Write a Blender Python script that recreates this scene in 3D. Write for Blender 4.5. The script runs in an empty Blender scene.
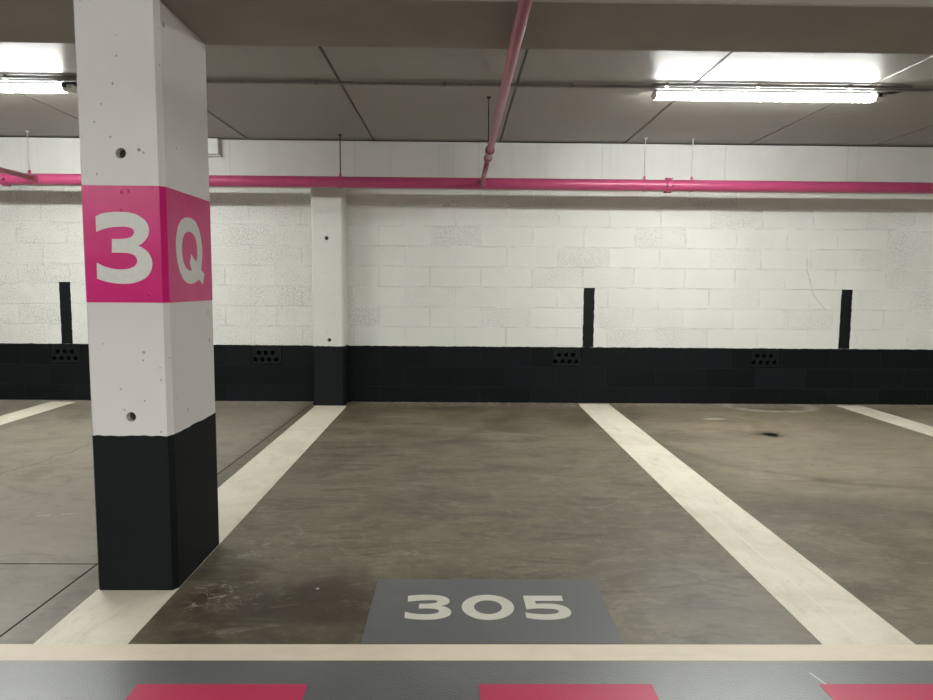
import bpy, bmesh, math, random
from mathutils import Vector, Matrix
random.seed(7)
SC = bpy.context.scene
COL = SC.collection
PI = math.pi

# ------------------------------------------------------------------ glyph outlines (metres; third value 1 = corner)
THREE= [(-1.3301, 1.4274, 1), (-1.3062, 1.4378, 0), (-1.2755, 1.4432, 0), (-1.245, 1.4445, 0), (-1.2098, 1.4429, 0), (-1.1773, 1.4339, 0), (-1.1521, 1.4164, 0), (-1.1388, 1.3932, 0), (-1.1383, 1.3698, 0), (-1.1475, 1.3486, 0), (-1.1647, 1.3307, 0), (-1.1791, 1.3226, 1), (-1.1629, 1.3147, 0), (-1.1423, 1.297, 0), (-1.1304, 1.2712, 0), (-1.1303, 1.2476, 0), (-1.1387, 1.2239, 0), (-1.1575, 1.2034, 0), (-1.1864, 1.1894, 0), (-1.2199, 1.1825, 0), (-1.2531, 1.1822, 0), (-1.2861, 1.1862, 0), (-1.3119, 1.1926, 0), (-1.3338, 1.2, 1), (-1.3332, 1.2587, 1), (-1.3072, 1.2461, 0), (-1.2792, 1.2379, 0), (-1.2486, 1.2348, 0), (-1.2178, 1.2374, 0), (-1.1962, 1.2461, 0), (-1.1852, 1.2604, 0), (-1.1847, 1.2731, 0), (-1.1923, 1.2858, 0), (-1.2109, 1.2936, 0), (-1.232, 1.2962, 0), (-1.2759, 1.2959, 1), (-1.2739, 1.3461, 1), (-1.2418, 1.3464, 0), (-1.2158, 1.3495, 0), (-1.199, 1.3576, 0), (-1.1919, 1.3703, 0), (-1.1943, 1.381, 0), (-1.2063, 1.3884, 0), (-1.2259, 1.3915, 0), (-1.2518, 1.3908, 0), (-1.2802, 1.3877, 0), (-1.3063, 1.3809, 0), (-1.3302, 1.3714, 1)]
Q_OUT= [(2.7653, 1.4454, 0), (2.7241, 1.4345, 0), (2.6923, 1.4133, 0), (2.6705, 1.3803, 0), (2.6587, 1.3433, 0), (2.6596, 1.3071, 0), (2.6683, 1.2711, 0), (2.6862, 1.235, 0), (2.7129, 1.2063, 0), (2.7454, 1.1905, 0), (2.7865, 1.1835, 0), (2.8297, 1.187, 0), (2.8642, 1.1967, 0), (2.8752, 1.2041, 1), (2.9238, 1.1816, 1), (2.9428, 1.2261, 1), (2.9084, 1.2415, 1), (2.9151, 1.2685, 0), (2.9239, 1.3031, 0), (2.9238, 1.343, 0), (2.9115, 1.3819, 0), (2.8886, 1.4167, 0), (2.8564, 1.4389, 0), (2.814, 1.4474, 0)]
Q_IN= [(2.7719, 1.3897, 0), (2.7439, 1.3796, 0), (2.7248, 1.3581, 0), (2.7145, 1.3283, 0), (2.7158, 1.294, 0), (2.7282, 1.2652, 0), (2.7499, 1.2471, 0), (2.7809, 1.2381, 0), (2.8091, 1.2376, 1), (2.7887, 1.2656, 1), (2.8071, 1.3035, 1), (2.8581, 1.2712, 1), (2.8654, 1.2893, 0), (2.8706, 1.3175, 0), (2.867, 1.3481, 0), (2.8515, 1.3749, 0), (2.8236, 1.3883, 0), (2.7956, 1.3916, 0)]
FL3= [(-0.1813, 2.5023, 1), (-0.154, 2.5096, 0), (-0.1212, 2.5124, 0), (-0.0883, 2.5116, 0), (-0.0573, 2.5054, 0), (-0.0345, 2.4902, 0), (-0.0228, 2.4699, 0), (-0.0246, 2.4481, 0), (-0.0355, 2.4327, 0), (-0.0532, 2.4224, 1), (-0.0332, 2.4115, 0), (-0.0192, 2.3932, 0), (-0.0154, 2.3711, 0), (-0.0225, 2.3485, 0), (-0.0434, 2.3311, 0), (-0.0737, 2.3208, 0), (-0.1079, 2.3184, 0), (-0.1385, 2.3207, 0), (-0.1616, 2.3245, 0), (-0.1812, 2.3307, 1), (-0.1835, 2.3763, 1), (-0.1606, 2.3658, 0), (-0.133, 2.3587, 0), (-0.102, 2.3579, 0), (-0.077, 2.362, 0), (-0.0618, 2.3726, 0), (-0.0602, 2.3849, 0), (-0.0683, 2.3956, 0), (-0.0882, 2.4021, 0), (-0.108, 2.4038, 0), (-0.1347, 2.402, 1), (-0.1344, 2.4392, 1), (-0.1016, 2.4393, 0), (-0.0798, 2.4445, 0), (-0.0688, 2.4523, 0), (-0.0679, 2.461, 0), (-0.0786, 2.468, 0), (-0.0989, 2.4697, 0), (-0.1311, 2.4669, 0), (-0.1551, 2.4625, 0), (-0.1788, 2.4563, 1)]
FL5= [(0.2592, 2.5066, 1), (0.4069, 2.5071, 1), (0.4066, 2.4652, 1), (0.2998, 2.4649, 1), (0.301, 2.4397, 1), (0.3353, 2.4415, 0), (0.3711, 2.4382, 0), (0.401, 2.4238, 0), (0.4188, 2.3987, 0), (0.422, 2.3723, 0), (0.4135, 2.3497, 0), (0.3925, 2.3322, 0), (0.3622, 2.3219, 0), (0.3273, 2.3194, 0), (0.297, 2.3217, 0), (0.2745, 2.3264, 0), (0.2549, 2.3334, 1), (0.2549, 2.3719, 1), (0.2749, 2.3654, 0), (0.3015, 2.3598, 0), (0.3286, 2.3583, 0), (0.3563, 2.3616, 0), (0.373, 2.3697, 0), (0.3788, 2.382, 0), (0.3727, 2.3944, 0), (0.354, 2.4018, 0), (0.3306, 2.4042, 0), (0.2989, 2.4041, 0), (0.2614, 2.3974, 1)]

# ------------------------------------------------------------------ node helper
class NT:
    def __init__(s, name):
        s.m = bpy.data.materials.new(name); s.m.use_nodes = True
        s.t = s.m.node_tree; s.n = s.t.nodes; s.l = s.t.links
        s.b = s.n['Principled BSDF']
        s.tc = s.n.new('ShaderNodeTexCoord')
        s.obj = s.tc.outputs['Object']
    def put(s, sock, v):
        if hasattr(v, 'is_linked') or isinstance(v, bpy.types.NodeSocket): s.l.new(v, sock)
        elif isinstance(v, (tuple, list)):
            sock.default_value = tuple(v) + ((1,) if len(v) == 3 and sock.type == 'RGBA' else ())
        else: sock.default_value = v
    def math(s, op, a, b=0.0, c=None, clamp=False):
        n = s.n.new('ShaderNodeMath'); n.operation = op; n.use_clamp = clamp
        s.put(n.inputs[0], a); s.put(n.inputs[1], b)
        if c is not None: s.put(n.inputs[2], c)
        return n.outputs[0]
    def vmap(s, v, scale=(1,1,1), loc=(0,0,0), rot=(0,0,0)):
        n = s.n.new('ShaderNodeMapping'); s.put(n.inputs['Vector'], v)
        n.inputs['Scale'].default_value = scale; n.inputs['Location'].default_value = loc; n.inputs['Rotation'].default_value = rot
        return n.outputs[0]
    def noise(s, scale, detail=4, rough=.55, vec=None, dist=0.0):
        n = s.n.new('ShaderNodeTexNoise'); s.put(n.inputs['Vector'], vec if vec is not None else s.obj)
        n.inputs['Scale'].default_value = scale; n.inputs['Detail'].default_value = detail
        n.inputs['Roughness'].default_value = rough; n.inputs['Distortion'].default_value = dist
        return n.outputs[0]
    def voro(s, scale, vec=None):
        n = s.n.new('ShaderNodeTexVoronoi'); s.put(n.inputs['Vector'], vec if vec is not None else s.obj)
        n.inputs['Scale'].default_value = scale
        return n.outputs['Distance'], n.outputs['Color']
    def ss(s, v, a, b, lo=0.0, hi=1.0):
        n = s.n.new('ShaderNodeMapRange'); n.interpolation_type = 'SMOOTHSTEP'
        s.put(n.inputs['Value'], v)
        if a <= b: n.inputs[1].default_value, n.inputs[2].default_value, n.inputs[3].default_value, n.inputs[4].default_value = a, b, lo, hi
        else: n.inputs[1].default_value, n.inputs[2].default_value, n.inputs[3].default_value, n.inputs[4].default_value = b, a, hi, lo
        return n.outputs[0]
    def mix(s, f, a, b, mode='MIX'):
        n = s.n.new('ShaderNodeMix'); n.data_type = 'RGBA'; n.blend_type = mode
        s.put(n.inputs[0], f); s.put(n.inputs[6], a); s.put(n.inputs[7], b)
        return n.outputs[2]
    def xyz(s, v=None):
        n = s.n.new('ShaderNodeSeparateXYZ'); s.put(n.inputs[0], v if v is not None else s.obj)
        return n.outputs
    def comb(s, x, y, z=0.0):
        n = s.n.new('ShaderNodeCombineXYZ')
        for i, v in enumerate((x, y, z)): s.put(n.inputs[i], v)
        return n.outputs[0]
    def bump(s, h, strength=.3, dist=.01, prev=None):
        n = s.n.new('ShaderNodeBump'); s.put(n.inputs['Height'], h)
        n.inputs['Strength'].default_value = strength; n.inputs['Distance'].default_value = dist
        if prev is not None: s.l.new(prev, n.inputs['Normal'])
        return n.outputs[0]
    def segdist(s, x, y, a, b):          # distance from (x, y) to the segment a-b
        dx, dy = b[0]-a[0], b[1]-a[1]; L2 = dx*dx+dy*dy
        px, py = s.math('SUBTRACT', x, a[0]), s.math('SUBTRACT', y, a[1])
        t = s.math('DIVIDE', s.math('ADD', s.math('MULTIPLY', px, dx), s.math('MULTIPLY', py, dy)), L2, clamp=True)
        qx, qy = s.math('SUBTRACT', px, s.math('MULTIPLY', t, dx)), s.math('SUBTRACT', py, s.math('MULTIPLY', t, dy))
        return s.math('SQRT', s.math('ADD', s.math('MULTIPLY', qx, qx), s.math('MULTIPLY', qy, qy)))
    def poly(s, x, y, pts):
        d = None
        for a, b in zip(pts[:-1], pts[1:]):
            e = s.segdist(x, y, a, b); d = e if d is None else s.math('MINIMUM', d, e)
        return d
    def blob(s, x, y, c, r, wob, soft=.5):   # ragged elliptical patch, 1 inside and 0 outside
        px = s.math('DIVIDE', s.math('SUBTRACT', x, c[0]), r[0]); py = s.math('DIVIDE', s.math('SUBTRACT', y, c[1]), r[1])
        d = s.math('SQRT', s.math('ADD', s.math('MULTIPLY', px, px), s.math('MULTIPLY', py, py)))
        return s.ss(s.math('ADD', d, s.math('MULTIPLY_ADD', wob, 1.6, -.8)), 1.0, 1.0-soft)
    def out(s, col, rough=.6, normal=None, spec=.5, metal=0.0):
        s.put(s.b.inputs['Base Color'], col); s.put(s.b.inputs['Roughness'], rough)
        s.b.inputs['Specular IOR Level'].default_value = spec; s.b.inputs['Metallic'].default_value = metal
        if normal is not None: s.l.new(normal, s.b.inputs['Normal'])
        return s.m

# ------------------------------------------------------------------ materials
WHITE = (.70, .70, .665)
BLACKP = (.0030, .0042, .0052)
PINK = (.52, .003, .135)

def mat_floor():
    k = NT('worn_concrete_floor')
    o = k.xyz(); x, y = o[0], o[1]
    v = k.comb(x, y, 0.0)
    big = k.noise(.55, 6, .6, v, .6); mid = k.noise(2.2, 8, .65, v, .8); fine = k.noise(16, 8, .7, v); grit = k.noise(140, 3, .6, v)
    sw = k.noise(3.2, 7, .6, k.vmap(v, (.45, 1.6, 1), (3, 1, 0)), 1.4)
    c = k.mix(k.ss(big, .32, .68), (.104, .084, .050), (.176, .148, .100))
    c = k.mix(k.ss(mid, .40, .68, 0, .80), c, (.235, .206, .148))
    c = k.mix(k.ss(sw, .50, .68, 0, .65), c, (.060, .049, .033))
    c = k.mix(k.ss(fine, .48, .70, 0, .42), c, (.27, .245, .195))
    dk = k.noise(11, 8, .72, k.vmap(v, (.6, 1.7, 1), (7, 3, 0)), 1.0); c = k.mix(k.ss(dk, .53, .68, 0, .45), c, (.048, .039, .027))
    c = k.mix(k.ss(grit, .55, .75, 0, .22), c, (.05, .042, .034))
    wob = k.noise(5, 6, .65, v)
    wob2 = k.noise(16, 7, .7, v)
    # the next bay to the right is warmer and paler, the oldest tyre tracks swing across it
    right = k.ss(k.math('ADD', x, k.math('MULTIPLY_ADD', mid, .8, -.4)), 1.35, 2.0)
    c = k.mix(k.math('MULTIPLY', right, k.ss(y, 2.9, 4.6, .1, .50)), c, (.305, .245, .178))
    left = k.ss(x, -1.40, -1.62)
    c = k.mix(k.math('MULTIPLY', left, .68), c, (.300, .268, .220))
    c = k.mix(k.math('MULTIPLY', k.blob(x, y, (2.45, 5.75), (.9, .42), wob, .9), .30), c, (.32, .25, .145))
    c = k.mix(k.math('MULTIPLY', k.blob(x, y, (3.4, 4.85), (.6, .22), wob, .9), .40), c, (.30, .24, .145))
    tr = k.poly(x, y, [(1.55, 5.0), (1.8, 4.45), (2.45, 4.0), (3.2, 3.85)])
    c = k.mix(k.math('MULTIPLY', k.ss(k.math('ADD', tr, k.math('MULTIPLY_ADD', wob, .22, -.11)), .07, .0), .45), c, (.085, .060, .045))
    c = k.mix(k.math('MULTIPLY', k.blob(x, y, (2.1, 3.5), (.75, .42), wob, .8), .50), c, (.070, .060, .048))
    c = k.mix(k.math('MULTIPLY', k.blob(x, y, (-.55, 2.42), (.95, .50), wob, .9), .90), c, (.044, .033, .020))
    c = k.mix(k.math('MULTIPLY', k.blob(x, y, (-.05, 3.7), (.7, .30), wob, .9), .45), c, (.080, .066, .048))
    c = k.mix(k.math('MULTIPLY', k.blob(x, y, (.95, 2.6), (.45, .5), wob, .9), .32), c, (.19, .178, .155))
    mot = k.noise(1.7, 9, .72, k.vmap(v, (.8, 1.3, 1), (11, 4, 0)), 1.6); mot2 = k.noise(7, 8, .75, k.vmap(v, (.7, 1.5, 1), (2, 9, 0)), 1.2)
    c = k.mix(k.ss(mot, .50, .66, 0, .42), c, (.085, .068, .048))
    c = k.mix(k.ss(mot, .46, .34, 0, .30), c, (.30, .268, .205))
    c = k.mix(k.ss(mot2, .53, .66, 0, .34), c, (.065, .052, .037))
    c = k.mix(k.ss(mot2, .45, .33, 0, .34), c, (.33, .298, .235))
    # pale scuffs beside the column and along the foot of the wall
    sc = k.ss(k.noise(9, 8, .75, k.vmap(v, (1, 1.2, 1), (5, 2, 0)), 1.8), .545, .60)
    near = k.math('MAXIMUM', k.blob(x, y, (-.90, 2.52), (.26, .22), wob, .8), k.blob(x, y, (-.78, 3.02), (.42, .20), wob, .8))
    near = k.math('MAXIMUM', near, k.math('MULTIPLY', k.blob(x, y, (-.32, 2.88), (.35, .14), wob, .8), .6))
    c = k.mix(k.math('MULTIPLY', k.math('MULTIPLY', sc, near), .70), c, (.40, .37, .32))
    foot = k.ss(k.math('ADD', y, k.math('MULTIPLY_ADD', wob2, .5, -.25)), 6.55, 6.82)
    c = k.mix(k.math('MULTIPLY', foot, k.ss(wob2, .46, .58, .0, .80)), c, (.44, .39, .30))
    # dried puddle ring, oil spot, pale dashes and a spot of paint
    rx = k.math('DIVIDE', k.math('SUBTRACT', x, 3.15), .40); ry = k.math('DIVIDE', k.math('SUBTRACT', y, 6.72), .30)
    rd = k.math('SQRT', k.math('ADD', k.math('MULTIPLY', rx, rx), k.math('MULTIPLY', ry, ry)))
    ring = k.math('MULTIPLY', k.ss(wob, .38, .56), k.ss(k.math('ABSOLUTE', k.math('SUBTRACT', k.math('ADD', rd, k.math('MULTIPLY_ADD', wob2, .3, -.15)), 1.0)), .26, .05))
    c = k.mix(k.math('MULTIPLY', ring, .85), c, (.46, .42, .345))
    c = k.mix(k.math('MULTIPLY', k.blob(x, y, (2.34, 6.05), (.12, .07), wob2, .4), .7), c, (.48, .44, .36))
    c = k.mix(k.math('MULTIPLY', k.blob(x, y, (2.53, 5.42), (.27, .17), wob2, .8), .55), c, (.060, .042, .025))
    spot = k.blob(x, y, (2.55, 5.40), (.105, .115), wob2, .6); c = k.mix(spot, c, (.005, .0035, .002))
    d = k.poly(x, y, [(-2.48, 3.28), (-2.20, 3.36)])
    d = k.math('MINIMUM', d, k.poly(x, y, [(-2.13, 3.40), (-2.08, 3.41)])); d = k.math('MINIMUM', d, k.poly(x, y, [(-2.02, 3.43), (-1.96, 3.44)]))
    c = k.mix(k.math('MULTIPLY', k.ss(d, .011, .004), k.ss(wob2, .44, .52)), c, (.42, .40, .36))
    c = k.mix(k.blob(x, y, (-.54, 2.57), (.008, .008), .5, .4), c, (.62, .60, .55))
    # saw-cut joints and a hairline crack in the bay on the left
    cut = k.poly(x, y, [(-1.53, 2.10), (-1.44, 6.86)])
    cut = k.math('MINIMUM', cut, k.poly(x, y, [(-10, 2.82), (-1.52, 2.80)]))
    cutm = k.ss(cut, .0060, .0035)
    band = k.math('MULTIPLY', k.ss(x, -1.50, -1.475), k.ss(x, -1.38, -1.40))
    c = k.mix(k.math('MULTIPLY', band, .30), c, (.10, .080, .064))
    jx = k.math('ADD', x, k.math('MULTIPLY_ADD', k.noise(4, 5, .6, v), .22, -.11))
    crk = k.poly(jx, y, [(-3.6, 3.95), (-2.85, 4.15), (-2.75, 4.45), (-2.70, 5.05), (-2.4, 5.3)])
    c = k.mix(k.math('MULTIPLY', k.ss(crk, .010, .003), .6), c, (.04, .033, .027))
    c = k.mix(cutm, c, (.006, .005, .004))
    h = k.math('ADD', k.math('MULTIPLY', fine, .5), k.math('MULTIPLY', grit, .25))
    r = k.ss(mid, .3, .75, .34, .52)
    m = k.out(c, r, k.bump(h, .18, .006), .42)
    k.put(k.b.inputs['Specular IOR Level'], k.math('MULTIPLY_ADD', k.math('MAXIMUM', spot, cutm), -.40, .42))
    return m

def mat_lane():
    k = NT('grey_lane_paint')
    o = k.xyz(); v = k.comb(o[0], o[1], 0.0)
    big = k.noise(1.3, 6, .65, v, .7); fine = k.noise(45, 6, .7, v); grit = k.noise(160, 2, .5, v)
    c = k.mix(k.ss(big, .35, .68), (.105, .106, .102), (.145, .150, .148))
    c = k.mix(k.ss(fine, .48, .80, 0, .25), c, (.19, .195, .195))
    s = k.poly(o[0], o[1], [(1.098, 1.985), (1.135, 1.86)])
    c = k.mix(k.ss(s, .0045, .0015), c, (.42, .41, .39))
    k.b.inputs['Coat Weight'].default_value = 1.0; k.b.inputs['Coat Roughness'].default_value = .34
    return k.out(c, k.ss(big, .3, .7, .40, .50), k.bump(k.math('ADD', k.math('MULTIPLY', fine, .4), grit), .65, .006), .5)

def mat_floorpaint(name, col, dirt=(.45, .42, .36), amt=.5, rough=.5, pits=False):
    k = NT(name)
    g = k.n.new('ShaderNodeNewGeometry').outputs['Position']
    o = k.xyz(g); v = k.comb(o[0], o[1], 0.0)
    big = k.noise(2.6, 8, .7, v, .8); fine = k.noise(38, 6, .7, v); st = k.noise(7, 6, .7, k.vmap(v, (.5, 1.8, 1)), .5)
    c = k.mix(k.ss(big, .40, .78, 0, amt), col, dirt)
    c = k.mix(k.ss(st, .52, .78, 0, amt*.55), c, tuple(d*.9 for d in dirt))
    c = k.mix(k.ss(fine, .56, .78, 0, amt*.5), c, tuple(d*.82 for d in dirt))
    if pits:
        vd, vc = k.voro(9, v); pick = k.ss(k.xyz(vc)[0], .80, .84)
        c = k.mix(k.math('MULTIPLY', k.ss(vd, .055, .035), pick), c, (.07, .06, .05))
    return k.out(c, rough, k.bump(fine, .16, .004), .42)

def mat_line_split():
    k = NT('white_line_paint')
    g = k.n.new('ShaderNodeNewGeometry').outputs['Position']
    o = k.xyz(g); v = k.comb(o[0], o[1], 0.0)
    big = k.noise(2.4, 8, .7, v, .8); fine = k.noise(38, 6, .7, v); st = k.noise(6, 7, .7, k.vmap(v, (1.8, .5, 1)), .5)
    c = k.mix(k.ss(big, .38, .72, 0, .60), (.81, .745, .625), (.58, .515, .41))
    c = k.mix(k.ss(st, .50, .70, 0, .40), c, (.50, .445, .355))
    c = k.mix(k.ss(fine, .54, .72, 0, .35), c, (.45, .40, .325))
    seam = k.poly(o[0], o[1], [(1.335, 4.4), (1.372, 2.09)])
    c = k.mix(k.ss(seam, .0045, .0015, 0, .6), c, (.86, .83, .74))
    return k.out(c, .5, k.bump(fine, .16, .004), .42)

def brick(k, x, z):
    n = k.n.new('ShaderNodeTexBrick'); n.offset = .5; n.offset_frequency = 2; n.squash = 1
    k.put(n.inputs['Vector'], k.comb(k.math('ADD', x, -.749+.512*40), k.math('ADD', z, -.567+.2012*4), 0.0))
    n.inputs['Color1'].default_value = (0, 0, 0, 1); n.inputs['Color2'].default_value = (1, 1, 1, 1); n.inputs['Mortar'].default_value = (.5, .5, .5, 1)
    n.inputs['Scale'].default_value = 1; n.inputs['Mortar Size'].default_value = .0055; n.inputs['Mortar Smooth'].default_value = .35
    n.inputs['Bias'].default_value = 0; n.inputs['Brick Width'].default_value = .512; n.inputs['Row Height'].default_value = .2012
    return k.xyz(n.outputs['Color'])[0], n.outputs['Fac']

def mat_blockwall():
    k = NT('painted_block_wall')
    o = k.xyz(); x, z = o[0], o[2]
    v = k.comb(x, z, 0.0)
    jog = k.math('MULTIPLY_ADD', k.noise(7, 3, .5, v), .006, -.003)
    t, mort = brick(k, x, k.math('ADD', z, jog))
    pn = k.math('MULTIPLY_ADD', k.noise(60, 3, .65, v), .5, k.math('MULTIPLY', k.noise(110, 3, .6, v), .5)); lump = k.noise(30, 5, .6, v); big = k.noise(.9, 5, .6, v)
    # how open the face of each block is: some blocks are pitted, those at the far left more so
    openf = k.math('ADD', k.ss(t, .55, 1.0, .03, .75), k.math('ADD', k.ss(x, -.6, -1.5, 0, .55), k.ss(k.noise(1.6, 3, .5, v), .52, .72, 0, .30)), clamp=True)
    openf = k.math('MULTIPLY', openf, k.ss(k.noise(4.0, 4, .6, v), .30, .58, .25, 1.0))
    pore = k.math('MULTIPLY', k.ss(pn, .49, .58), openf)
    c = k.mix(k.ss(big, .35, .7), (.69, .69, .65), (.745, .745, .71))
    c = k.mix(k.math('MULTIPLY', pore, .62), c, (.27, .265, .25))
    jn = k.noise(5, 4, .6, v)
    c = k.mix(k.math('MULTIPLY', mort, k.ss(jn, .42, .60, 0, .65)), c, (.82, .82, .80))
    c = k.mix(k.math('MULTIPLY', mort, k.ss(jn, .52, .38, 0, .50)), c, (.52, .515, .49))
    stn = k.math('MULTIPLY', k.ss(k.noise(26, 6, .75, v), .52, .62), k.blob(x, z, (-.02, 1.985), (.17, .05), k.noise(8, 4, .6, v), .5))
    c = k.mix(k.math('MULTIPLY', stn, .5), c, (.22, .21, .20))
    crack = k.poly(k.math('ADD', x, k.math('MULTIPLY_ADD', k.noise(25, 3, .5, v), .03, -.015)), z, [(3.515, 1.50), (3.525, 1.36), (3.56, 1.26), (3.60, 1.12), (3.68, 1.03), (3.74, .96)])
    crackm = k.ss(crack, .0035, .0010)
    c = k.mix(k.math('MULTIPLY', crackm, .55), c, (.30, .29, .27))
    edge = k.math('ADD', z, k.math('MULTIPLY_ADD', k.noise(17, 5, .7, v), .020, -.010))
    blk = k.math('LESS_THAN', edge, .573)
    dark = k.mix(k.ss(t, .3, 1.0), BLACKP, (.0050, .0066, .0085))
    dark = k.mix(k.math('MULTIPLY', mort, .35), dark, (.018, .021, .024))  # thin highlights along the joints, painted in as a lighter grey
    c = k.mix(blk, c, dark)
    h = k.math('SUBTRACT', k.math('MULTIPLY', lump, .35), k.math('MULTIPLY', pore, .8))
    n1 = k.bump(h, .32, .006)
    n2 = k.bump(k.math('SUBTRACT', k.math('MULTIPLY', mort, -1.0), crackm), .72, .006, n1)
    m = k.out(c, k.mix(blk, (.62,)*3, (.55,)*3), n2, .35)
    k.put(k.b.inputs['Specular IOR Level'], k.math('MULTIPLY_ADD', blk, -.22, .35))
    return m

def mat_concrete(name, col, alt, pits=.012, rough=.6, streak=False, pitscale=11):
    k = NT(name)
    o = k.xyz()
    big = k.noise(1.4, 6, .6); fine = k.noise(60, 5, .65)
    c = k.mix(k.ss(big, .35, .70), col, alt)
    if streak:
        sv = k.vmap(k.obj, (3.2, 3.2, .10)); s1 = k.noise(1.5, 6, .7, sv)
        c = k.mix(k.ss(s1, .56, .74, 0, .30), c, tuple(q*.72 for q in col))
        px = k.math('FRACT', k.math('MULTIPLY_ADD', o[0], 1/1.18, .335)); dd = k.math('MULTIPLY', k.math('ABSOLUTE', k.math('SUBTRACT', px, .5)), 1.18)
        c = k.mix(k.ss(dd, .008, .003, 0, .30), c, tuple(q*.55 for q in col))
    hgt = k.math('MULTIPLY', fine, .3); nrm = k.bump(hgt, .22, .004)
    if pits:
        wv = k.vmap(k.obj, (1, 1, 1)); vd, vc = k.voro(pitscale, wv)
        cc = k.xyz(vc); pick = k.ss(cc[0], .60, .64); size = k.math('MULTIPLY_ADD', cc[1], pits*pitscale*.7, pits*pitscale*.3)
        pm = k.math('MULTIPLY', k.ss(k.math('SUBTRACT', vd, size), .02, -.01), pick)
        vd2, vc2 = k.voro(pitscale*3.1, wv); pm2 = k.math('MULTIPLY', k.ss(vd2, .17, .08), k.ss(k.xyz(vc2)[0], .80, .83))
        pm = k.math('MAXIMUM', pm, k.math('MULTIPLY', pm2, .7))
        c = k.mix(k.math('MULTIPLY', pm, .72), c, (.12, .115, .11))
        nrm = k.bump(k.math('MULTIPLY', pm, -1), .6, .006, nrm)
    return k.out(c, rough, nrm, .38)

def mat_ceiling():
    k = NT('smooth_plank_ceiling')
    v = k.obj
    big = k.noise(.8, 6, .6, v); fine = k.noise(9, 7, .7, v); o = k.xyz()
    pl = k.math('FLOOR', k.math('MULTIPLY_ADD', o[0], 1/1.196, -.387/1.196+20))
    wn = k.n.new('ShaderNodeTexWhiteNoise'); wn.noise_dimensions = '1D'; k.put(wn.inputs['W'], pl)
    c = k.mix(wn.outputs['Value'], (.240, .232, .202), (.280, .268, .238))
    c = k.mix(k.ss(big, .35, .72, 0, .5), c, (.285, .272, .24))
    c = k.mix(k.ss(fine, .45, .85, 0, .25), c, (.17, .16, .14))
    # crumbs of plaster along the wall, and two pale scrapes
    w = k.noise(30, 6, .75, v)
    c = k.mix(k.math('MULTIPLY', k.math('MULTIPLY', k.ss(w, .62, .68), k.ss(o[1], 6.42, 6.60)), .5), c, (.50, .48, .42))
    d = k.poly(o[0], o[1], [(2.62, 5.72), (3.06, 5.30)]); d = k.math('MINIMUM', d, k.poly(o[0], o[1], [(2.75, 5.80), (3.10, 5.42)]))
    c = k.mix(k.math('MULTIPLY', k.ss(d, .010, .003), k.ss(w, .46, .54)), c, (.50, .48, .44))
    h = k.math('MULTIPLY', fine, .25)
    return k.out(c, k.ss(big, .3, .7, .40, .46), k.bump(h, .03, .004), .55)

def mat_plain(name, col, rough=.5, spec=.5, metal=0.0, var=.15, scale=30, bump=.08):
    k = NT(name)
    f = k.noise(scale, 5, .6)
    c = k.mix(k.ss(f, .35, .75), col, tuple(q*(1-var) for q in col))
    return k.out(c, rough, k.bump(f, bump, .003), spec, metal)

def mat_pinkpaint():
    k = NT('pink_column_paint')
    n = k.noise(22, 5, .6); bl = k.noise(11, 3, .5)
    vd, vc = k.voro(34); cc = k.xyz(vc)
    blister = k.math('MULTIPLY', k.ss(vd, .26, .08), k.ss(cc[0], .80, .84))
    c = k.mix(k.ss(bl, .4, .7), PINK, (.57, .005, .165))
    h = k.math('ADD', k.math('MULTIPLY', n, .35), blister)
    return k.out(c, .32, k.bump(h, .55, .006), .30)

def mat_emit(name, col, strength):
    k = NT(name); f = k.noise(20, 1, .5)
    k.b.inputs['Emission Color'].default_value = (*col, 1); k.b.inputs['Emission Strength'].default_value = strength
    return k.out(k.mix(f, (.85,)*3, (.88,)*3), .4)

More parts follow.
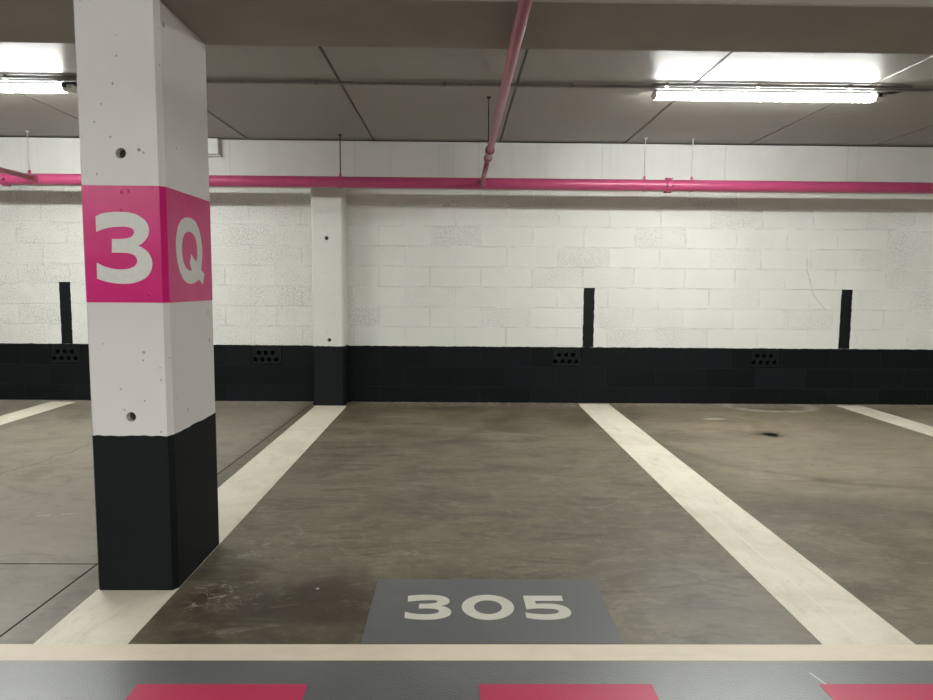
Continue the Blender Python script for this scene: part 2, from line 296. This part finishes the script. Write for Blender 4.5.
LAMP = 140.0
M = dict(
    floor=mat_floor(), lane=mat_lane(), line=mat_line_split(),
    front=mat_floorpaint('cream_edge_line_paint', (.82, .71, .575), (.62, .52, .40), .55, .5, True),
    panel=mat_floorpaint('grey_bay_panel_paint', (.128, .130, .132), (.165, .165, .16), .5, .42),
    digit=mat_floorpaint('white_bay_number_paint', (.66, .64, .56), (.52, .49, .41), .4, .5),
    dash=mat_floorpaint('pink_lane_paint', (.52, .036, .105), (.47, .065, .115), .5, .42),
    block=mat_blockwall(),
    column=mat_concrete('white_painted_concrete', (.60, .572, .558), (.65, .622, .608), .011),
    pillar=mat_concrete('white_painted_pillar', (.66, .66, .62), (.71, .71, .67), .005),
    lintel=mat_concrete('white_painted_lintel', (.66, .66, .63), (.72, .72, .69), 0, .55, True),
    beam=mat_concrete('grey_beam_concrete', (.235, .205, .172), (.275, .243, .205), .003, .6),
    plainwall=mat_concrete('grey_white_wall', (.50, .49, .46), (.56, .55, .52), 0, .7),
    ceiling=mat_ceiling(),
    black=mat_plain('charcoal_paint', (.0040, .0062, .0072), .5, .18, 0, .25, 26, .25),
    bore=mat_plain('dark_hole_plug', (.06, .055, .05), .8, .2),
    cpink=mat_pinkpaint(),
    cwhite=mat_plain('white_sign_paint', (.62, .61, .575), .5, .4, 0, .08, 40),
    pipe=mat_plain('pink_pipe_enamel', (.50, .070, .185), .28, .5, 0, .12, 14, .03),
    pipe2=mat_plain('faded_pink_pipe_enamel', (.37, .085, .130), .32, .5, 0, .18, 14, .03),
    zinc=mat_plain('galvanised_steel', (.42, .42, .40), .38, .5, .8, .25, 30),
    conduit=mat_plain('grey_plastic_conduit', (.30, .30, .275), .40, .5, 0, .2, 20),
    rodw=mat_plain('white_painted_rod', (.62, .62, .58), .5, .4),
    rodd=mat_plain('dark_steel_rod', (.06, .045, .045), .5, .5, .3),
    house=mat_plain('grey_lamp_housing', (.16, .16, .15), .45, .5),
    clip=mat_plain('steel_clip', (.30, .29, .27), .35, .5, .7),
    cap=mat_plain('pale_plastic_lamp_end', (.80, .80, .76), .35, .5),
    rubber=mat_plain('black_cable', (.012, .012, .012), .5, .4),
    boxw=mat_plain('white_plastic_box', (.72, .72, .69), .4, .5, 0, .05),
    lit=mat_emit('lit_lamp_diffuser', (.975, 1.0, .955), LAMP),
)

# ------------------------------------------------------------------ mesh helpers
def finish(name, bm, m, parent=None, smooth=False, loc=None):
    bmesh.ops.recalc_face_normals(bm, faces=bm.faces)
    me = bpy.data.meshes.new(name); bm.to_mesh(me); bm.free()
    if smooth:
        for p in me.polygons: p.use_smooth = True
    me.materials.append(m)
    o = bpy.data.objects.new(name, me); COL.objects.link(o)
    if parent is not None: o.parent = parent
    if loc is not None: o.location = loc
    return o
def box(bm, lo, hi):
    vs = [bm.verts.new((x, y, z)) for x in (lo[0], hi[0]) for y in (lo[1], hi[1]) for z in (lo[2], hi[2])]
    for f in ((0,1,3,2),(4,6,7,5),(0,4,5,1),(2,3,7,6),(0,2,6,4),(1,5,7,3)): bm.faces.new([vs[i] for i in f])
    return vs
def bbox(lo, hi, bev=0, seg=2):
    bm = bmesh.new(); box(bm, lo, hi)
    if bev: bmesh.ops.bevel(bm, geom=bm.edges[:], offset=bev, segments=seg, profile=.5, affect='EDGES')
    return bm
def prism(pts, a, b, axis='z', bm=None):
    """closed outline pts (2-D) swept from a to b along the axis"""
    bm = bm or bmesh.new()
    f3 = {'z': lambda p, t: (p[0], p[1], t), 'x': lambda p, t: (t, p[0], p[1]), 'y': lambda p, t: (p[0], t, p[1])}[axis]
    lo = [bm.verts.new(f3(p, a)) for p in pts]; hi = [bm.verts.new(f3(p, b)) for p in pts]
    n = len(pts)
    bm.faces.new(lo[::-1]); bm.faces.new(hi)
    for i in range(n): bm.faces.new((lo[i], lo[(i+1) % n], hi[(i+1) % n], hi[i]))
    return bm
def tube(bm, pts, r, n=20, caps=True):
    """round tube through the points; r is one radius or one per point"""
    pts = [Vector(p) for p in pts]; rs = r if isinstance(r, (list, tuple)) else [r]*len(pts)
    rings = []; up = None
    for i, p in enumerate(pts):
        d = (pts[min(i+1, len(pts)-1)] - pts[max(i-1, 0)]).normalized()
        if up is None: up = d.orthogonal().normalized()
        up = (up - d*up.dot(d)).normalized(); s = d.cross(up)
        rings.append([bm.verts.new(p + (up*math.cos(2*PI*j/n) + s*math.sin(2*PI*j/n))*rs[i]) for j in range(n)])
    for a, b in zip(rings[:-1], rings[1:]):
        for j in range(n): bm.faces.new((a[j], a[(j+1) % n], b[(j+1) % n], b[j]))
    if caps: bm.faces.new(rings[0][::-1]); bm.faces.new(rings[-1])
    return bm
def cut(o, bm):
    """subtract the closed mesh bm from object o"""
    me = bpy.data.meshes.new('cutter'); bmesh.ops.recalc_face_normals(bm, faces=bm.faces); bm.to_mesh(me); bm.free()
    c = bpy.data.objects.new('cutter', me); COL.objects.link(c); c.matrix_world = o.matrix_world
    if o.parent: c.location = o.parent.location + o.location
    md = o.modifiers.new('cut', 'BOOLEAN'); md.operation = 'DIFFERENCE'; md.solver = 'EXACT'; md.object = c
    bpy.context.view_layer.update()
    new = bpy.data.meshes.new_from_object(o.evaluated_get(bpy.context.evaluated_depsgraph_get()))
    o.modifiers.clear(); old = o.data; o.data = new; new.name = old.name + '_cut'
    bpy.data.objects.remove(c); bpy.data.meshes.remove(me)
def smooth_outline(pts, sub=5):
    n = len(pts); out = []
    P = [Vector(p[:2]) for p in pts]; K = [p[2] for p in pts]
    for i in range(n):
        p1, p2 = P[i], P[(i+1) % n]
        p0 = P[i-1] if not K[i] else p1*2-p2; p3 = P[(i+2) % n] if not K[(i+1) % n] else p2*2-p1
        out.append(p1.copy())
        if K[i] and K[(i+1) % n]: continue
        for j in range(1, sub):
            t = j/sub
            out.append(.5*((2*p1)+(-p0+p2)*t+(2*p0-5*p1+4*p2-p3)*t*t+(-p0+3*p1-3*p2+p3)*t**3))
    return [(p.x, p.y) for p in out]
def glyph(name, loops, thick, place, m, parent):
    """filled outline with holes, given its thickness; place turns (u, v, w) into a point"""
    cu = bpy.data.curves.new(name, 'CURVE'); cu.dimensions = '2D'; cu.fill_mode = 'BOTH'; cu.extrude = thick/2
    for L in loops:
        s = cu.splines.new('POLY'); s.points.add(len(L)-1); s.use_cyclic_u = True
        for q, (u, v) in zip(s.points, L): q.co = (u, v, 0, 1)
    t = bpy.data.objects.new(name, cu); COL.objects.link(t); bpy.context.view_layer.update()
    me = bpy.data.meshes.new_from_object(t.evaluated_get(bpy.context.evaluated_depsgraph_get()))
    bpy.data.objects.remove(t); bpy.data.curves.remove(cu)
    bm = bmesh.new(); bm.from_mesh(me); bpy.data.meshes.remove(me)
    bmesh.ops.remove_doubles(bm, verts=bm.verts, dist=1e-6)
    for q in bm.verts: q.co = Vector(place(*q.co))
    return finish(name, bm, m, parent)
def tag(o, label=None, cat=None, group=None, kind=None):
    if label: o['label'] = label
    if cat: o['category'] = cat
    if group: o['group'] = group
    if kind: o['kind'] = kind
    return o
def empty(name, loc):
    o = bpy.data.objects.new(name, None); o.empty_display_size = .1; o.location = loc; COL.objects.link(o); return o
def copy_tree(o, parent=None):
    c = o.copy(); COL.objects.link(c)
    if parent is not None: c.parent = parent
    for ch in list(o.children): copy_tree(ch, c)
    return c
def struct(name, bm, m):
    return tag(finish(name, bm, m), kind='structure')

# ------------------------------------------------------------------ the setting
XL, XR, YB = -11.0, 12.0, -9.0          # extent of the hall
WY, LY = 6.86, 6.62                     # block wall face, lintel and pillar face
CH, SH = 2.554, 2.202                   # ceiling and beam soffit heights
struct('floor', bbox((XL, YB, -.15), (XR, WY+.2, 0)), M['floor'])
struct('lane_floor', bbox((XL, -3.6, 0), (XR, 2.0555, .001)), M['lane'])
# back wall of blockwork, with openings for the vent blocks
vents = [(-4.088, 'vented block with seven round holes just below the black wall stripe behind the numbered column'),
         (-2.075, 'vented block with seven round holes in the black wall band between column and wall pillar'),
         (.962, 'vented block with seven round holes just beside the foot of the middle black stripe'),
         (2.989, 'vented block with seven round holes in the open wall band above the oil spot')]
VZ0, VZ1 = .374, .562
xs = sorted([XL, XR] + [v for x0, _ in vents for v in (x0, x0+.306)])
bm = bmesh.new()
def quad(p): bm.faces.new([bm.verts.new(q) for q in p])
for i in range(len(xs)-1):
    a, b = xs[i], xs[i+1]
    for z0, z1 in ((-.15, VZ0), (VZ0, VZ1), (VZ1, 2.7)):
        if i % 2 == 1 and z0 == VZ0:
            d = WY+.19
            quad([(a, WY, z0), (a, WY, z1), (a, d, z1), (a, d, z0)]); quad([(b, WY, z0), (b, d, z0), (b, d, z1), (b, WY, z1)])
            quad([(a, WY, z0), (a, d, z0), (b, d, z0), (b, WY, z0)]); quad([(a, WY, z1), (b, WY, z1), (b, d, z1), (a, d, z1)])
            continue
        quad([(a, WY, z0), (b, WY, z0), (b, WY, z1), (a, WY, z1)])
B = WY+.2
quad([(XL, B, -.15), (XL, B, 2.7), (XR, B, 2.7), (XR, B, -.15)])
quad([(XL, WY, 2.7), (XR, WY, 2.7), (XR, B, 2.7), (XL, B, 2.7)]); quad([(XL, WY, -.15), (XL, B, -.15), (XR, B, -.15), (XR, WY, -.15)])
quad([(XL, WY, -.15), (XL, WY, 2.7), (XL, B, 2.7), (XL, B, -.15)]); quad([(XR, WY, -.15), (XR, B, -.15), (XR, B, 2.7), (XR, WY, 2.7)])
bmesh.ops.remove_doubles(bm, verts=bm.verts, dist=1e-5)
struct('wall_back', bm, M['block'])
struct('lintel', bbox((XL, LY, 2.172), (XR, WY, CH-.010), .004, 1), M['lintel'])
struct('wall_left', bbox((XL-.2, YB, -.15), (XL, WY+.2, 2.75)), M['plainwall'])
struct('wall_right', bbox((XR, YB, -.15), (XR+.2, WY+.2, 2.75)), M['plainwall'])
struct('wall_front', bbox((XL, YB-.2, -.15), (XR, YB, 2.75)), M['plainwall'])
# ceiling of precast planks: shallow grooves where the planks meet
pts = [(XL, CH)]
for k in range(-9, 10):
    xj = .392+1.196*k
    if XL+.1 < xj < XR-.1: pts += [(xj-.011, CH), (xj-.005, CH+.020), (xj+.005, CH+.020), (xj+.011, CH)]
pts += [(XR, CH), (XR, CH+.2), (XL, CH+.2)]
struct('ceiling', prism(pts, YB, WY+.2, 'y'), M['ceiling'])
struct('ceiling_beam', bbox((XL, 2.542, SH), (XR, 3.042, CH), .006, 1), M['beam'])
struct('ceiling_beam', bbox((XL, -4.5, SH), (XR, -4.07, CH), .006, 1), M['beam'])

# ------------------------------------------------------------------ numbered column
def octagon(x0, x1, y0, y1, c):
    # c: (front corner on the left, front corner on the right across and deep, back corners)
    a, bx, by, d = c
    return [(x0+a, y0), (x1-bx, y0), (x1, y0+by), (x1, y1-d), (x1-d, y1), (x0+d, y1), (x0, y1-d), (x0, y0+a)]
def shell(x0, x1, y0, y1, c, e, z0, z1):
    """sleeve of paint, e thick, around an octagonal shaft"""
    bm = bmesh.new()
    o = octagon(x0-e, x1+e, y0-e, y1+e, tuple(q+e*.4 for q in c)); i = octagon(x0, x1, y0, y1, c); n = 8
    V = [[bm.verts.new((p[0], p[1], z)) for p in L] for L in (o, i) for z in (z0, z1)]
    for j in range(n):
        q = (j+1) % n
        for a, b in ((0, 1), (1, 3), (3, 2), (2, 0)): bm.faces.new((V[a][j], V[a][q], V[b][q], V[b][j]))
    return bm
def ragged(bm, z, amp, step=.025):
    """cut the sleeve's long faces and let its edge at height z wander a little"""
    for ax in ((1, 0, 0), (0, 1, 0)):
        lo, hi = -.4, .4
        t = lo
        while t < hi:
            g = bm.verts[:]+bm.edges[:]+bm.faces[:]
            bmesh.ops.bisect_plane(bm, geom=g, plane_co=(ax[0]*t, ax[1]*t, 0), plane_no=ax)
            t += step
    mv = {}
    for v in bm.verts:
        if abs(v.co.z-z) < 1e-4:
            key = (round(v.co.x*60), round(v.co.y*60)); mv.setdefault(key, random.uniform(-amp, amp)); v.co.z += mv[key]
    return bm
CX0, CX1, CY0, CY1 = -1.381, -1.081, 2.55, 3.035
cx, cy = (CX0+CX1)/2, (CY0+CY1)/2; hx, hy = (CX1-CX0)/2, (CY1-CY0)/2
colm = tag(empty('signed_column', (cx, cy, .0015)), 'white concrete column with pink sign band reading 3 and Q and a black base', 'column', kind='thing')
CC = (.007, .015, .024, .015)
bm = prism(octagon(-hx, hx, -hy, hy, CC), 0, SH-.0015)
shaft = finish('shaft', bm, M['column'], colm)
for hz in (1.6545, .6800):
    b2 = bmesh.new(); tube(b2, [(.0015, -hy-.03, hz), (.0015, -hy+.055, hz)], .0185, 28); cut(shaft, b2)
    b2 = bmesh.new(); tube(b2, [(.0015, -hy+.030, hz), (.0015, -hy+.0549, hz)], .0184, 28); finish('hole_plug', b2, M['bore'], colm)
band = finish('sign_band', shell(-hx, hx, -hy, hy, CC, .001, 1.111, 1.5385), M['cpink'], colm)
base = finish('base_paint', ragged(shell(-hx, hx, -hy, hy, CC, .001, 0, .608), .608, .0022), M['black'], colm)
tag(band, 'glossy pink painted band carrying white characters'); tag(base, 'black painted foot of the column')
g3 = glyph('numeral', [smooth_outline(THREE)], .001, lambda u, v, w: (u-cx, -hy-.0015-w, v-.0015), M['cwhite'], band)
gq = glyph('letter', [smooth_outline(Q_OUT), smooth_outline(Q_IN)], .001, lambda u, v, w: (hx+.0015+w, u-cy-.013, v-.0015), M['cwhite'], band)
tag(g3, 'white numeral 3 on the front of the pink band'); tag(gq, 'white letter Q on the side of the pink band')

# ------------------------------------------------------------------ wall pillar
PX0, PX1 = -1.409, -1.103
px, py = (PX0+PX1)/2, (LY+WY)/2; qx, qy = (PX1-PX0)/2, (WY-LY)/2
pil = tag(empty('wall_pillar', (px, py, 0)), 'slim white pillar with a black foot standing against the block wall', 'pillar', kind='thing')
o = finish('shaft', prism(octagon(-qx, qx, -qy, qy-.001, (.018,)*4), 0, 2.172), M['pillar'], pil)
for hz, dx in ((1.630, -.006), (.648, .010)):
    b2 = bmesh.new(); tube(b2, [(dx, -qy-.03, hz), (dx, -qy+.06, hz)], .019, 24); cut(o, b2)
    b2 = bmesh.new(); tube(b2, [(dx, -qy+.035, hz), (dx, -qy+.0599, hz)], .0189, 24); finish('hole_plug', b2, M['bore'], pil)
tag(finish('base_paint', ragged(shell(-qx, qx, -qy, qy-.002, (.018,)*4, .001, 0, .588), .588, .003), M['black'], pil), 'black painted foot of the pillar')

# ------------------------------------------------------------------ vent blocks and painted stripes on the wall
proto = None
for x0, lab in vents:
    if proto is None:
        bm = bbox((-.149, -.002, -.090), (.149, .185, .090), .003, 1)
        proto = finish('vent_block', bm, M['black'])
        b2 = bmesh.new()
        for r_, n, z in ((0, 3, .027), (1, 4, -.040)):
            for j in range(n):
                xx = (j-(n-1)/2)*.070 - .010
                tube(b2, [(xx, -.05, z), (xx, .14, z)], .0225, 24)
        cut(proto, b2); o = proto
    else: o = proto.copy(); COL.objects.link(o)
    o.location = (x0+.153, WY-.001, (VZ0+VZ1)/2)
    tag(o, lab, 'vent block', 'vent blocks in the black wall band')
def stripe(x0, x1, z0, z1, lab):
    bm = bbox((x0, WY-.003, z0), (x1, WY, z1))
    for ax, lo, hi in (((0, 0, 1), z0, z1),):
        t = lo+.03
        while t < hi:
            g = bm.verts[:]+bm.edges[:]+bm.faces[:]; bmesh.ops.bisect_plane(bm, geom=g, plane_co=(0, 0, t), plane_no=ax); t += .03
    for v in bm.verts: v.co.x += math.copysign(random.uniform(0, .0035), random.random()-.5)
    o = finish('wall_stripe', bm, M['black']); tag(o, lab, 'painted stripe', 'black bay stripes painted on the wall')
stripe(-3.970, -3.862, .575, 1.192, 'black painted stripe on the white block wall behind the numbered column')
stripe(1.272, 1.381, .575, 1.173, 'black wall stripe above the far end of the wide line beside the 305 panel')
stripe(3.888, 4.000, .575, 1.177, 'black painted stripe on the white block wall next to the thin wall crack')

# ------------------------------------------------------------------ floor markings
T = .0015
def slab(name, x0, x1, y0, y1, m, label, cat, group=None, z0=0.0, z1=T):
    o = finish(name, bbox((x0, y0, z0), (x1, y1, z1)), m); return tag(o, label, cat, group)
G = 'white lines between the bays'
slab('bay_line', -1.387, -1.080, 2.1525, LY-.002, M['line'], 'white bay line running under the numbered column to the wall pillar', 'floor line', G)
slab('bay_line', 1.227, 1.541, 2.1525, 6.80, M['line'], 'wide white bay line beside the 305 panel, running to the wall below the middle stripe', 'floor line', G)
slab('bay_line', -4.050, -3.795, 2.1525, 6.76, M['line'], 'white bay line ending under the wall stripe behind the numbered column', 'floor line', G)
slab('bay_line', 3.850, 4.120, 2.1525, 6.78, M['line'], 'white bay line ending below the wall stripe next to the thin crack', 'floor line', G)
slab('edge_line', XL+.01, XR-.01, 2.056, 2.152, M['front'], 'long cream line across the mouths of the bays along the grey lane', 'floor line')
pn = tag(empty('bay_number_panel', (.125, 2.403, 0)), 'grey painted floor panel reading 305 in white at the bay mouth', 'floor sign')
bm = bmesh.new(); box(bm, (-.438, -.245, 0), (.438, .252, T)); panel = finish('panel_ground', bm, M['panel'], pn)
pl = lambda u, v, w: (u-.125, v-2.403, T+.0005+w)
def ell(c, r, n=72): return [(c[0]+r[0]*math.cos(2*PI*i/n), c[1]+r[1]*math.sin(2*PI*i/n)) for i in range(n)]
tag(glyph('numeral', [smooth_outline(FL3)], .001, pl, M['digit'], pn), 'white numeral 3')
tag(glyph('numeral', [ell((.120, 2.4155), (.0965, .0980)), ell((.1203, 2.4140), (.0517, .0548))], .001, pl, M['digit'], pn), 'white numeral 0')
tag(glyph('numeral', [smooth_outline(FL5)], .001, pl, M['digit'], pn), 'white numeral 5')
dl = ['pink painted lane block lying between the 305 panel and the numbered column', 'pink painted lane block lying in front of the 305 panel', 'pink painted lane block below the wide white bay line, beside a thin scratch']
for x0, x1, lab in ((-.940, -.437, dl[0]), (.073, .588, dl[1]), (1.094, 1.607, dl[2])):
    slab('lane_block', x0, x1, 1.41, 1.925, M['dash'], lab, 'floor marking', 'pink blocks painted along the lane', .001, .0022)

# ------------------------------------------------------------------ pipes
PY, PZ, PR = 6.40, 2.126, .0510
def collar(r, w, axis, n=28):
    """grooved pipe coupling: ring with a raised middle"""
    bm = bmesh.new(); d = Vector(axis)
    prof = [(-w/2-.001, r*1.0), (-w/2, r*1.16), (-w*.28, r*1.26), (w*.28, r*1.26), (w/2, r*1.16), (w/2+.001, r*1.0)]
    tube(bm, [d*p for p, _ in prof], [q for _, q in prof], n); return bm
wp = tag(empty('wall_pipe', (0, PY, PZ)), 'long glossy pink pipe hung in front of the lintel along the whole wall', 'pipe')
bm = bmesh.new(); tube(bm, [(x, 0, 0) for x in (XL+.02, -4, 0, 4, XR-.02)], PR, 32); finish('pipe_run', bm, M['pipe'], wp, True)
for x in (1.947, -4.15):
    c = finish('coupling', collar(PR, .055, (1, 0, 0)), M['pipe'], wp, False, (x, 0, 0))
    for an in (1.9, 3.3, 5.04):
        u, w2 = math.cos(an)*(PR+.008), math.sin(an)*(PR+.008)
        b2 = bbox((-.020, u-.012, w2-.012), (.020, u+.012, w2+.012), .004, 1); lug = finish('lug', b2, M['pipe'], c)
        b2 = bmesh.new(); tube(b2, [(-.034, u*1.08, w2*1.08), (.034, u*1.08, w2*1.08)], .007, 10); finish('bolt', b2, M['rodd'], c)
def branch(x, label, cups, yend=-6.0):
    b = tag(empty('branch_pipe', (x, PY, PZ)), label, 'pipe', 'pink pipes branching from the wall pipe')
    y0 = -PR+.006
    bm = bmesh.new()
    if cups:
        tube(bm, [(0, y0, 0), (0, -1.24, 0)], .0195, 24); tube_b = bmesh.new(); tube(tube_b, [(0, -1.26, 0), (0, -3, 0), (0, yend-PY, 0)], .0228, 28)
        finish('pipe_run', bm, M['pipe2'], b, True); finish('pipe_run', tube_b, M['pipe2'], b, True)
        finish('reducer', collar(.0245, .05, (0, 1, 0)), M['pipe2'], b, False, (0, -1.25, 0))
        finish('coupling', collar(.0265, .06, (0, 1, 0)), M['pipe2'], b, False, (0, -1.55, 0))
    else:
        tube(bm, [(0, y0, 0), (0, -3, 0), (0, yend-PY, 0)], .0228, 28); finish('pipe_run', bm, M['pipe2'], b, True)
    b2 = bmesh.new(); tube(b2, [(0, -.020, 0), (0, -PR-.012, 0), (0, -PR-.03, 0)], [.036, .034, .026], 24); finish('tee_outlet', b2, M['pipe2'], b)
branch(.219, 'pink pipe running overhead from the wall pipe and under the beam', True)
branch(-3.855, 'pink pipe joining the wall pipe behind the numbered column', False)
branch(4.395, 'pink pipe joining the wall pipe beyond the lit lamp above the cracked wall', False)
def hanger(x, y, z, r, m, label, ring=True, rod=.005):
    h = tag(empty('pipe_hanger', (x, y, z)), label, 'pipe hanger', 'hangers of the pink pipes')
    bm = bmesh.new(); tube(bm, [(0, 0, r+.020), (0, 0, CH-z)], rod, 10); finish('rod', bm, m, h, True)
    bm = bmesh.new(); tube(bm, [(0, 0, CH-z-.014), (0, 0, CH-z-.006), (0, 0, CH-z)], [.007, .016, .018], 14); finish('anchor', bm, m, h)
    bm = bmesh.new(); w = .011
    n = 32; V = []
    for j in range(n):
        a = 2*PI*j/n
        V.append([bm.verts.new((dx, math.cos(a)*rr, math.sin(a)*rr)) for dx, rr in ((-w, r+.0005), (w, r+.0005), (w, r+.0045), (-w, r+.0045))])
    for j in range(n):
        for q in range(4): bm.faces.new((V[j][q], V[j][(q+1) % 4], V[(j+1) % n][(q+1) % 4], V[(j+1) % n][q]))
    finish('clamp', bm, M['pipe'], h)
    bm = bbox((-.010, -.012, r+.004), (.010, .012, r+.030), .003, 1); finish('clamp_nut', bm, M['pipe'] if ring else m, h)
hanger(-1.086, PY, PZ, PR, M['rodd'], 'dark rod hanger holding the wall pipe above the wall pillar')
hanger(1.724, PY, PZ, PR, M['rodw'], 'pale rod hanger on the wall pipe, on the pillar side of the pipe coupling')
hanger(2.164, PY, PZ, PR, M['rodw'], 'pale rod hanger on the wall pipe, on the crack side of the pipe coupling')
hanger(-3.925, PY, PZ, PR, M['rodw'], 'pale rod hanger on the wall pipe beside the branch behind the numbered column')
hanger(.219, 5.10, PZ, .0228, M['rodd'], 'dark rod hanger holding the overhead branch pipe', False, .004)

# ------------------------------------------------------------------ conduits and lamps
CYC = 4.752
def conduit(y, z, r, x0, x1, label, step, ph, m):
    c = tag(empty('conduit', (0, y, z)), label, 'conduit', 'conduits along the ceiling')
    bm = bmesh.new(); tube(bm, [(x0, 0, 0), ((x0+x1)/2, 0, 0), (x1, 0, 0)], r, 16); finish('conduit_tube', bm, m, c, True)
    x = x0+ph
    while x < x1:
        bm = bbox((-.011, -r-.006, -r-.004), (.011, r+.006, CH-z), .003, 1); finish('conduit_clip', bm, M['clip'], c, False, (x, 0, 0)); x += step
conduit(CYC, CH-.016, .0115, XL+.02, XR-.02, 'long grey conduit clipped along the ceiling past both lamps', .86, .56, M['conduit'])
conduit(CYC-.050, CH-.014, .008, 1.30, 3.06, 'short second conduit clipped to the ceiling over the lamp that is in full view', .62, .10, M['conduit'])
conduit(CYC-.050, CH-.014, .008, -4.35, -2.55, 'short second conduit clipped to the ceiling over the lamp beside the numbered column', .62, .10, M['conduit'])
LL = 1.602
def make_lamp():
    r = empty('batten_lamp', (0, 0, 0)); h = LL/2
    prof = [(-.050, -.034), (-.053, -.028), (-.047, -.009), (-.030, -.005), (.030, -.005), (.047, -.009), (.053, -.028), (.050, -.034)]
    bm = prism(prof, -h, h, 'x')
    for v in bm.verts:
        if abs(v.co.z+.005) < 1e-3: v.co.x *= 1-.022/h
    finish('housing', bm, M['house'], r)
    prof = [(-.047, -.0345), (-.046, -.052), (-.040, -.063), (-.028, -.070), (0, -.073), (.028, -.070), (.040, -.063), (.046, -.052), (.047, -.0345)]
    bm = prism(prof, -h+.012, h-.075, 'x')
    finish('diffuser', bm, M['lit'], r)
    for s, a, b in ((-1, -h-.010, -h+.0115), (1, h-.0745, h)):
        bm = prism(prof, a, b, 'x')
        e = a if s < 0 else b
        for v in bm.verts:
            if abs(v.co.x-e) < 1e-4: v.co.x -= s*max(0, (-v.co.z-.040))*.55
        finish('end_cap', bm, M['cap'], r)
    for j in range(4):
        x = -h+.075+.362*j
        for s in (-1, 1):
            bm = bbox((-.009, s*.053-.004, -.044), (.009, s*.053+.004, -.024), .002, 1); finish('clip', bm, M['clip'], r, False, (x, 0, 0))
    bm = bbox((-.016, -.058, -.052), (.016, -.0475, -.028), .003, 1); finish('clip', bm, M['rubber'], r, False, (h-.055, 0, 0))
    for x in (-.48, .48):
        bm = bbox((-.02, -.022, -.0055), (.02, .022, 0)); finish('bracket', bm, M['zinc'], r, False, (x, 0, 0))
    bm = bmesh.new(); tube(bm, [(h-.01, -.03, -.022), (h+.03, -.042, -.026), (h+.07, -.056, -.018), (h+.12, -.060, -.010)], .0065, 10); finish('cable', bm, M['rubber'], r, True)
    bm = bmesh.new(); tube(bm, [(h-.13, -.057, -.020), (h-.02, -.057, -.020), (h+.02, -.052, -.024)], [.009, .009, .007], 12); finish('cable_gland', bm, M['rubber'], r)
    return r
LY0 = 4.838
lamps = [((2.152, LY0), 'lit white batten lamp in full view on the ceiling above bay 305'),
         ((-3.42, LY0), 'lit white batten lamp on the ceiling, partly behind the numbered column'),
         ((7.40, LY0), 'lit white batten lamp on the ceiling beyond the cracked wall stripe'),
         ((-8.55, LY0), 'lit white batten lamp on the ceiling two bays past the numbered column'),
         ((-3.2, -.9), 'lit white batten lamp over the lane on the numbered column side'),
         ((2.1, -.9), 'lit white batten lamp over the lane in front of bay 305'),
         ((7.4, -.9), 'lit white batten lamp over the lane far past bay 305'),
         ((-8.5, -.9), 'lit white batten lamp over the lane far past the numbered column'),
         ((-4.5, -3.3), 'added fill batten lamp over the far side of the lane, past the numbered column'),  # this row is added as fill, to even out the light on the wall
         ((-1.9, -3.3), 'added fill batten lamp over the far side of the lane, level with the numbered column'),
         ((.8, -3.3), 'added fill batten lamp over the far side of the lane, level with bay 305'),
         ((3.4, -3.3), 'added fill batten lamp over the far side of the lane, past bay 305'),
         ((-3.2, -6.3), 'added fill batten lamp over the bays across the lane, column side'),  # unseen pair added to light the hall behind and lift the shadows
         ((2.1, -6.3), 'added fill batten lamp over the bays across the lane, facing bay 305')]
base_lamp = make_lamp()
for i, ((x, y), lab) in enumerate(lamps):
    o = base_lamp if i == 0 else copy_tree(base_lamp)
    o.location = (x, y, CH); tag(o, lab, 'lamp', 'batten lamps on the ceiling')

# ------------------------------------------------------------------ junction box on the lintel
jb = tag(empty('junction_box', (-2.350, LY, 2.44)), 'small white box on the lintel just behind the numbered column', 'box')
finish('box_body', bbox((-.10, -.050, -.040), (.092, 0, .104), .005, 2), M['boxw'], jb)
finish('box_ledge', bbox((-.10, -.062, -.060), (.110, 0, -.050), .002, 1), M['boxw'], jb)

# ------------------------------------------------------------------ world, camera, view
w = bpy.data.worlds.new('hall_world'); SC.world = w; w.use_nodes = True
w.node_tree.nodes['Background'].inputs['Color'].default_value = (0, 0, 0, 1)
pit, yaw, rol, fpx, ch = -0.09427427, 0.01381003, 0.00794256, 680.04, 1.185
cp, sp, cyw, syw, cr, sr = math.cos(pit), math.sin(pit), math.cos(yaw), math.sin(yaw), math.cos(rol), math.sin(rol)
fwd = Vector((syw*cp, cyw*cp, sp)); right = Vector((cyw, -syw, 0)); up = right.cross(fwd)
R_, U_ = cr*right+sr*up, -sr*right+cr*up
cam = bpy.data.cameras.new('camera'); co = bpy.data.objects.new('camera', cam); COL.objects.link(co)
cam.sensor_fit = 'HORIZONTAL'; cam.sensor_width = 36; cam.lens = fpx/933*36; cam.clip_start = .05; cam.clip_end = 100
mw = Matrix((R_, U_, -fwd)).transposed().to_4x4(); mw.translation = (0, 0, ch); co.matrix_world = mw
SC.camera = co
vs = SC.view_settings
SC.display_settings.display_device = 'sRGB'; vs.view_transform = 'Standard'; vs.look = 'None'; vs.exposure = 0.0; vs.gamma = 1.0; vs.use_curve_mapping = False
SC.cycles.max_bounces = 10; SC.cycles.diffuse_bounces = 6; SC.cycles.glossy_bounces = 4
SC.cycles.use_denoising = True
SC.cycles.sample_clamp_indirect = 6
